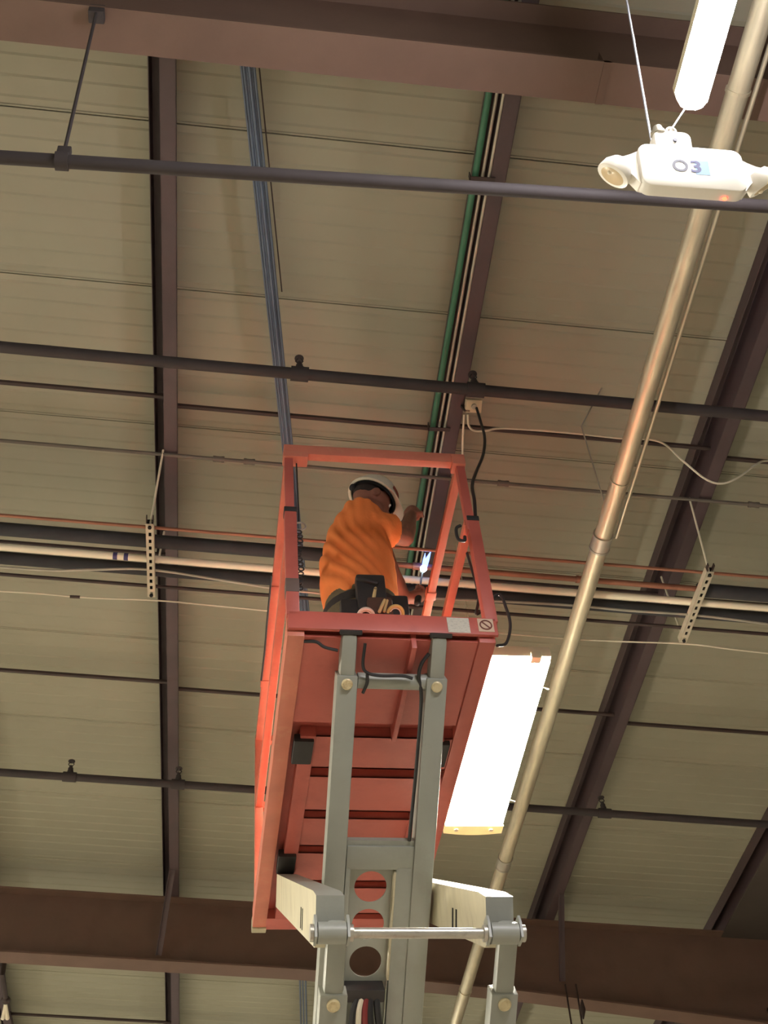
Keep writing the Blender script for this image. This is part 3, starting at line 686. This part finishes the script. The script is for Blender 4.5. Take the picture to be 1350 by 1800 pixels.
# outer arms: from the far track down to the near hinge; next section hangs from that hinge
HG = V((0, .10, -1.134)); XO = .268
Mo = fr_mat(HG, DU, NU_)
for s in (-1, 1):
    xc = s*XO+.002
    poly = [(.035, -.075), (.035, .09), (AL-.12, .05), (AL-.1, -.05)]
    mb = MB(); Mside = Matrix((DU, V((0, 0, 0)), V((1, 0, 0)))).transposed()
    o0 = HG; prof2 = [(.045, -.035), (.07, -.05), (1.86, -.07), (1.86, .07), (.16, .112), (.06, .105)]
    v0 = [V((xc-.044, 0, 0))+o0+DU*a_-NU_*b_ for a_, b_ in prof2]; v1 = [q+V((.088, 0, 0)) for q in v0]; n = len(prof2)
    mb.add(v0+v1, [tuple(range(n))[::-1], tuple(range(n, 2*n))]+[(i, (i+1) % n, n+(i+1) % n, n+i) for i in range(n)])
    oa = lp('outer_arm', mb, 'grey_worn_lit', smooth=False); oa.data.materials.append(MATS['grey_arm'])  # sides painted lighter as if lit from the left, near faces grey
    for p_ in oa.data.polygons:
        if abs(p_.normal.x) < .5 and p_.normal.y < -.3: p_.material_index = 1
    for q in (.5, .56): lp('slot', MB().box(xc-.0455, xc-.044, q, q+.02, -.04, .03, Mo @ Matrix.Scale(-1, 4, V((0, 0, 1)))), 'black_hole', oa)
    for k in (-1, 1): lp('clevis', MB().prism([(-.028, -.028), (.028, -.028), (.030, .02), (.02, .05), (-.02, .05), (-.030, .02)], -.004, .004, Matrix.Translation((xc+k*.05, HG.y, HG.z)) @ Matrix(((0, 0, 1, 0), (1, 0, 0, 0), (0, 1, 0, 0), (0, 0, 0, 1)))), 'grey_arm', oa)
    lp('hinge_barrel', MB().tube([(xc-.043, HG.y, HG.z), (xc+.043, HG.y, HG.z)], .033, 20), 'grey_arm', oa)
    for k in (-1, 1): lp('hinge_nut', MB().tube([(xc+k*.055, HG.y, HG.z), (xc+k*.066, HG.y, HG.z)], .026, 12), 'steel_rod', oa)
lp('hinge_rod', MB().tube([(-XO-.06, HG.y, HG.z), (XO+.06, HG.y, HG.z)], .0165, 16), 'steel_rod')
def section(k):
    o = V((0, .10, -1.134-1.09*k)); 
    for s in (-1, 1): down_arm(o, s*XO+.022, .086, .065, .064, .20, .232, 'grey_arm', -.02)
    o2 = V((0, .10, -1.134-1.09*(k+1)))
    M2 = fr_mat(o2, DU, NU_)
    for s in (-1, 1): lp('scissor_arm', MB().box(XC+s*.165-.038, XC+s*.165+.038, 0, AL, -.05, .05, M2, .006), 'grey_arm')
    lp('hinge_rod', MB().tube([(-XO-.06, o2.y, o2.z), (XO+.06, o2.y, o2.z)], .0165, 16), 'steel_rod')
section(0); section(1)
# hydraulic cylinder and hoses in the middle
hy = M0
lp('cylinder', MB().tube([M0 @ V((XC-.03, 1.30, -.01)), M0 @ V((XC-.03, 1.85, -.01))], .038, 18), 'slide_block')
lp('cylinder_bracket', MB().box(XC-.11, XC+.045, 1.27, 1.32, -.05, .03, M0, .006), 'slide_block')
for i, (dx, mt) in enumerate(((-.075, 'black_rubber'), (-.055, 'white_wire'), (-.03, 'hose_red'), (-.01, 'black_rubber'), (.02, 'black_rubber'))):
    lp('hose', MB().tube(spline([M0 @ V((XC+dx*.8, 1.31, .02)), M0 @ V((XC+dx, 1.36, .05)), M0 @ V((XC+dx*1.2+.02, 1.5, .06)), M0 @ V((XC+dx+.03, 1.75, .05))], 6), .013, 8), mt)
# chassis
bz = -ZP
zb = -1.134-1.09*2
lp('chassis', MB().box(-.38, .38, 0, 1.95, bz+.14, zb-.03, b=.02), 'red_paint')
for sx in (-1, 1):
    for yy in (.3, 1.65): lp('wheel', MB().tube([(sx*.30, yy, bz+.16), (sx*.40, yy, bz+.16)], .16, 24), 'tyre')

# power cord from junction box to the right-hand post of the lift, and the loop below it
def Lw(x, y, z): return LO+EX*x+EY*y+V((0, 0, ZP+z))
S = JC+V((.01, -.015, -.04)); T = Lw(W2+.012, .02, .70)
pts = [S, at_y(846, 745, S.y-.02), at_y(852, 770, 3.80), at_y(849, 800, 3.70), at_y(836, 832, 3.58), at_y(830, 855, 3.5), at_y(834, 880, 3.45), T]
obj('power_cord', MB().tube(spline(pts, 8), .0075, 8), 'black_rubber', label='black power cord hanging from junction box to guard rail post', cat='cord')
pts = [Lw(.35, .06, .52), Lw(.37, .07, .30), Lw(.36, .10, .22), at_y(875, 1045, 3.5), at_y(890, 1070, 3.5), at_y(897, 1100, 3.5), at_y(890, 1130, 3.48), at_y(874, 1135, 3.45)]
obj('power_cord', MB().tube(spline(pts, 8), .006, 8), 'black_rubber', label='black cord looping around the right end of the front board', cat='cord')

# ------------------------------------------------------------------ worker
def remeshed(name, mb, voxel, smooth=4, fold=None):
    me = mb.mesh(name+'_raw'); o = bpy.data.objects.new('tmp', me); COL.objects.link(o)
    r = o.modifiers.new('r', 'REMESH'); r.mode = 'VOXEL'; r.voxel_size = voxel; r.use_smooth_shade = True
    s_ = o.modifiers.new('s', 'SMOOTH'); s_.iterations = smooth; s_.factor = .5
    dg = bpy.context.evaluated_depsgraph_get(); out = bpy.data.meshes.new_from_object(o.evaluated_get(dg)); bpy.data.objects.remove(o)
    if fold:
        ns = [q.normal.copy() for q in out.vertices]
        for q, n_ in zip(out.vertices, ns): q.co += n_*fold(q.co)
    out.polygons.foreach_set('use_smooth', [True]*len(out.polygons)); out.update(); out.name = name
    return out
FY = 4.13
hip = at_y(634, 1108, FY)
B0 = V((hip.x, hip.y, ZP+.085))
man = thing('person', B0, 'worker in orange shirt and white hard hat reaching up on the lift', 'person')
def rel(p): return V(p)-B0
A_ = lambda x, y, Y: rel(at_y(x, y, Y))
pel, wst, bel, chs, uch, nck, hed = A_(634, 1108, FY), A_(636, 1068, FY), A_(630, 1005, FY), A_(630, 950, FY), A_(637, 917, FY-.01), A_(644, 899, FY-.02), A_(648, 879, FY-.02)
def Rg(c, a, b, tilt=0, n=28):
    return [V((c.x+a*cos(2*pi*j/n), c.y+b*sin(2*pi*j/n), c.z+tilt*cos(2*pi*j/n))) for j in range(n)]
RS, LS = A_(645, 922, FY-.105), A_(652, 912, FY+.15)
REL = A_(712, 945, FY+.05); RH = A_(721, 908, FY+.21)
LEL = A_(690, 1010, FY+.30); LH = A_(712, 1052, FY+.36)
def hand(mb, wrist, d, palm_n, scale=1.0, curl=1.0):
    """palm, four bent fingers and a thumb; d points from wrist to fingers, palm_n out of the palm"""
    d = V(d).normalized(); n_ = (V(palm_n)-d*V(palm_n).dot(d)).normalized(); s_ = d.cross(n_)
    pc = wrist+d*.05*scale
    mb.tube([wrist-d*.01, wrist+d*.02, wrist+d*.06, wrist+d*.088], [.024*scale, .030*scale, .036*scale, .033*scale], 14, side=n_, flat=1.15, round_=True)
    for k, L in zip((-1.5, -.5, .5, 1.5), (.062, .074, .070, .055)):
        b = wrist+d*.088*scale+s_*k*.019*scale; p1 = b+(d*.75+n_*.5*curl).normalized()*L*.45*scale; p2 = p1+(d*.1+n_*1.0*curl).normalized()*L*.38*scale; p3 = p2+(n_*.6-d*.8).normalized()*L*.3*scale*curl
        mb.tube([b-d*.02, b, p1, p2, p3], [.010*scale, .0105*scale, .010*scale, .0092*scale, .008*scale], 10, round_=True)
    tb = wrist+d*.03*scale-s_*.03*scale; q1 = tb+(d*.6-s_*.55+n_*.5).normalized()*.036*scale; q2 = q1+(d*.5+n_*.8+s_*.2).normalized()*.032*scale
    mb.tube([tb, q1, q2], [.014*scale, .0115*scale, .0095*scale], 10, round_=True)
body = MB()
body.ring_loft([Rg(pel+V((0, 0, -.06)), .12, .13), Rg(pel, .155, .155), Rg(wst, .16, .15), Rg(bel, .16, .15), Rg(chs, .13, .15), Rg(uch, .09, .14), Rg(nck+V((0, 0, -.03)), .055, .07)])
body.tube([uch, nck, hed+V((-.01, 0, -.02))], [.075, .062, .058], 16)
HF = V((.86, .30, -.42)).normalized()                 # where the face looks
HM = Matrix((HF, V((0, 0, 1)).cross(HF).normalized(), HF.cross(V((0, 0, 1)).cross(HF).normalized()))).transposed()
hc = hed+HM @ V((.012, 0, .0))
body.ellip(hc+HM @ V((.0, 0, .02)), .100, .074, .098, HM); body.ellip(hc+HM @ V((.025, 0, -.055)), .068, .058, .062, HM)
body.tube([hc+HM @ V((.092, 0, .005)), hc+HM @ V((.115, 0, -.028)), hc+HM @ V((.095, 0, -.036))], [.010, .014, .010], 8, round_=True)   # nose
body.ellip(hc+HM @ V((.088, 0, -.066)), .014, .026, .008, HM); body.ellip(hc+HM @ V((.086, 0, -.080)), .013, .022, .008, HM)            # lips
for s in (-1, 1):
    body.ellip(hc+HM @ V((.0, s*.079, -.012)), .020, .009, .034, HM); body.ellip(hc+HM @ V((.083, s*.03, .012)), .012, .018, .008, HM)
body.tube([RS, RS+(REL-RS)*.5, REL], [.062, .052, .046], 14, round_=True)
body.tube([REL, REL+(RH-REL)*.35, RH], [.045, .047, .033], 14, round_=True)
hand(body, RH, (RH-REL).normalized()+V((.1, .1, .35)), (.4, .6, -.3))
body.tube([LS, LS+(LEL-LS)*.5, LEL], [.060, .050, .042], 14, round_=True)
body.tube([LEL, LEL+(LH-LEL)*.4, LH], [.043, .042, .030], 14, round_=True)
hand(body, LH, V((.75, .2, .35)), (.1, -.2, .9))
HPS = [pel+V((-.02, -.095, -.02)), pel+V((-.02, .095, -.02))]
KN = [V((HPS[0].x+.10, HPS[0].y+.02, .46)), V((HPS[1].x+.02, HPS[1].y+.02, .45))]; AK = [V((HPS[0].x-.02, HPS[0].y, .09)), V((HPS[1].x+.06, HPS[1].y+.02, .09))]
for h_, k_, a_ in zip(HPS, KN, AK): body.tube([h_, (h_+k_)/2, k_, (k_+a_)/2+V((-.015, 0, .03)), a_], [.085, .078, .058, .055, .04], 14, round_=True)
bd = obj('body', remeshed('body', body, .006, 3), 'skin', man)
for s in (-1, 1):
    e_ = obj('eye', MB().ellip(hc+HM @ V((.088, s*.03, .012)), .010, .012, .009, HM), 'white_plastic', man)
    obj('iris', MB().ellip(hc+HM @ V((.096, s*.03, .012)), .0035, .0055, .0055, HM), 'hair', e_)
hr = MB().ellip(hc+HM @ V((-.012, 0, .032)), .094, .078, .092, HM); obj('hair', remeshed('hair', hr, .008, 2), 'hair', man)
# shirt
sh = MB()
sh.ring_loft([Rg(wst+V((0, 0, -.03)), .164, .172, .02), Rg(wst+V((0, 0, .03)), .174, .182), Rg(bel+V((-.003, 0, -.04)), .180, .182), Rg(bel+V((-.003, 0, .04)), .176, .178), Rg(chs+V((-.003, 0, .0)), .150, .178, -.015), Rg(uch+V((-.006, 0, -.01)), .112, .165, -.025), Rg(uch+V((0, 0, .035)), .085, .12, -.02), Rg(nck+V((-.004, 0, -.008)), .068, .076, -.015)])
SE = RS+(REL-RS)*.56
sh.tube([RS+(RS-REL)*.05, RS+(REL-RS)*.15, RS+(REL-RS)*.45, SE], [.070, .078, .086, .094], 18)
SL = LS+(LEL-LS)*.5
sh.tube([LS, LS+(LEL-LS)*.4, SL], [.078, .075, .078], 18)
fc = RS+(REL-RS)*.75+V((0, 0, .05))
def fold(p):
    d = (V((p.x, p.y*.3, p.z*.6))-V((fc.x, fc.y*.3, fc.z*.6))).length
    wv = sin(d*2*pi/.046+2.5*noise.noise(p*5)+5*noise.noise(p*2.6))
    amp = .0062*min(1, max(.12, (d-.05)/.08))*max(.05, .5+1.3*noise.noise(p*4.0+V((3, 1, 2))))
    return amp*(abs(wv)**.7*(1 if wv > 0 else -1))+.004*noise.noise(p*16)
obj('shirt', remeshed('shirt', sh, .0075, 3, fold), 'hi_vis', man)
# trousers and boots
tr_ = MB(); tr_.ring_loft([Rg(pel+V((0, 0, -.12)), .165, .175), Rg(pel+V((0, 0, -.02)), .178, .178), Rg(wst+V((0, 0, .005)), .172, .168)])
for h_, k_, a_ in zip(HPS, KN, AK): tr_.tube([h_, (h_+k_)/2, k_, (k_+a_)/2, a_+V((0, 0, .01))], [.105, .098, .08, .078, .07], 16)
obj('trousers', remeshed('trousers', tr_, .010, 3, lambda p: .005*noise.noise(p*14)), 'trousers', man)
for a_ in AK:
    bt = MB().tube([a_+V((-.05, 0, -.055)), a_+V((.04, .01, -.05)), a_+V((.14, .03, -.058))], [.045, .05, .036], 14, round_=True); bt.tube([a_+V((0, 0, .05)), a_+V((0, 0, -.04))], [.055, .052], 14); bt.box(a_.x-.095, a_.x+.175, a_.y-.045, a_.y+.06, a_.z-.09, a_.z-.062, b=.01)
    obj('boot', remeshed('boot', bt, .010, 2), 'boot', man)
# hard hat
ht = MB(); n = 32; HC = hc+HM @ V((.004, 0, .030))
HS = .91
prof3 = [(1.0, 0), (.995, .02), (.965, .05), (.89, .085), (.75, .115), (.52, .138), (.25, .148), (.02, .150)]
out = [[HC+HM @ V((.136*HS*r*cos(2*pi*j/n), .114*HS*r*sin(2*pi*j/n), z*HS)) for j in range(n)] for r, z in prof3]
inn = [[HC+HM @ V((.131*HS*r*cos(2*pi*j/n), .109*HS*r*sin(2*pi*j/n), z*.97*HS)) for j in range(n)] for r, z in prof3]
ht.ring_loft(out, cap=False); ht.ring_loft(inn, cap=False)
def brim(a, z, k):
    e_ = max(0, cos(a))**2; return HC+HM @ V(((.136+k*(.014+.045*e_))*HS*cos(a), (.114+k*(.014+.01*e_))*HS*sin(a), z-k*.022*e_))
bro = [brim(2*pi*j/n, .004, 1) for j in range(n)]; bri = [brim(2*pi*j/n, .006, -.03) for j in range(n)]; brl = [brim(2*pi*j/n, -.003, 1) for j in range(n)]; brm = [brim(2*pi*j/n, -.001, -.03) for j in range(n)]
ht.ring_loft([bri, bro, brl, brm], cap=False)
for s in (-.03, 0, .03): ht.tube([HC+HM @ V((.10*HS*cos(t_), s, .146*HS*sin(t_)+.0)) for t_ in [pi*k/10 for k in range(2, 9)]], .006, 6)
hat = obj('hard_hat', ht, 'hardhat', man)
ln = [[HC+HM @ V((.127*HS*r*cos(2*pi*j/n), .105*HS*r*sin(2*pi*j/n), z*.93*HS)) for j in range(n)] for r, z in prof3]
obj('liner', MB().ring_loft(ln, cap=False), 'hat_liner', hat)
obj('sweat_band', MB().ring_loft([[HC+HM @ V((.112*cos(2*pi*j/n), .092*sin(2*pi*j/n), z)) for j in range(n)] for z in (-.012, .022)], cap=False), 'hat_liner', hat)
obj('suspension_knob', MB().ellip(HC+HM @ V((-.118, 0, -.012)), .016, .02, .016, HM), 'hat_liner', hat)
stv = []
for k in range(7):
    a_ = -pi/2+.95-.5+k*.11
    for r, z in ((.985, .040), (.93, .074)): stv.append(HC+HM @ V((.1385*HS*r*cos(a_), .1165*HS*r*sin(a_), z*HS)))
obj('sticker', MB().add(stv, [(2*k, 2*k+1, 2*k+3, 2*k+2) for k in range(6)]), 'sticker_red', hat)
# belt, pouches and tools
obj('tool_belt', MB().ring_loft([Rg(wst+V((0, 0, z)), r, r) for z, r in ((-.10, .178), (-.095, .184), (-.055, .184), (-.05, .178))]), 'leather', man)
def pouch(px, py, Y, wx, hz, dp, mt, name='tool_pouch'):
    c = A_(px, py, Y); t_ = obj(name, MB().box(-wx/2, wx/2, -dp/2, dp/2, -hz/2, hz/2, Matrix.Translation(c), .014), mt, man); return c
pouch(652, 1047, FY-.215, .13, .21, .06, 'leather'); pouch(668, 1082, FY-.235, .11, .16, .07, 'leather_brown'); pouch(615, 1085, FY-.20, .08, .17, .06, 'leather'); pouch(700, 1072, FY-.10, .09, .12, .07, 'leather')
obj('pouch_flap', MB().box(-.05, .05, -.035, .03, -.012, .012, Matrix.Translation(A_(645, 1028, FY-.225)) @ Matrix.Rotation(radians(20), 4, 'Y'), .01), 'leather', man)
def tool(name, a, b, r, mt, label, cat):
    a, b = V(a), V(b); t_ = thing(name, a, label, cat); obj('handle', MB().tube([(0, 0, 0), (b-a)*.5, b-a], [r*.9, r, r*.8], 10, round_=True), mt, t_); return t_, b-a
W_ = at_y
t_, e_ = tool('knife', W_(656, 1056, FY-.26), W_(660, 1034, FY-.26), .008, 'tool_cream', 'cream-handled knife sticking out of the black tool pouch', 'knife'); obj('lanyard_hole', MB().torus(e_*.9+V((0, -.006, 0)), .004, .0015, Matrix.Rotation(pi/2, 3, 'X'), 10, 5), 'black_rubber', t_)
t_, e_ = tool('pliers', W_(667, 1075, FY-.285), W_(676, 1055, FY-.285), .008, 'tool_cream', 'cream-handled pliers in the brown pouch below the knife', 'pliers'); obj('handle', MB().tube([V((.02, 0, 0)), e_+V((.012, 0, 0))], .006, 8), 'tool_cream', t_)
def roll(px, py, Y, mt, label):
    c = W_(px, py, Y); t_ = thing('tape_roll', c, label, 'tape roll', 'tape rolls on the tool belt'); Mr = rot_to((.15, -.6, -.75)); obj('tape', MB().torus((0, 0, 0), .034, .0075, Mr, 28, 8), mt, t_); obj('core', MB().torus((0, 0, 0), .024, .003, Mr, 24, 6), 'tape_white', t_)
roll(643, 1084, FY-.30, 'tape_white', 'white tape roll at the worker\'s belt, left of the yellow one'); roll(695, 1079, FY-.26, 'tape_yellow', 'yellow tape roll at the worker\'s belt, right of the white one')
# torch in the far hand
HP = B0+LH+V((.075, .02, .04)); TIP = at_roof(742, 1004, hb+.05); TIP = V((TIP.x, YB+.0, TIP.z)); TIP = at_y(743, 1003, YB-.04)
t_ = thing('blow_torch', HP, 'slim metal blow torch held up to the copper pipe, burning blue', 'blow torch')
D_ = TIP-HP
obj('grip', MB().tube([D_*-.25, D_*.1, D_*.3], [.017, .018, .012], 12, round_=True), 'black_rubber', t_)
obj('nozzle', MB().tube([D_*.25, D_*.7, D_*.93, D_], [.006, .005, .0075, .0085], 12), 'torch_steel', t_)
FD = (at_y(756, 972, YB-.02)-TIP); f1 = MB().tube([TIP-HP, TIP-HP+FD*.25, TIP-HP+FD*.7, TIP-HP+FD*1.1], [.008, .016, .010, .001], 12); fl_ = obj('flame', f1, 'flame_blue', t_)
obj('flame_core', MB().tube([TIP-HP-FD*.05, TIP-HP+FD*.12, TIP-HP+FD*.35], [.010, .020, .004], 12), 'flame_core', fl_)
FE = at_y(747, 975, YB-.02)-TIP; obj('flame_tongue', MB().tube([TIP-HP+FE*.2, TIP-HP+FE*.7, TIP-HP+FE*1.1], [.008, .007, .001], 10), 'flame_blue', fl_)
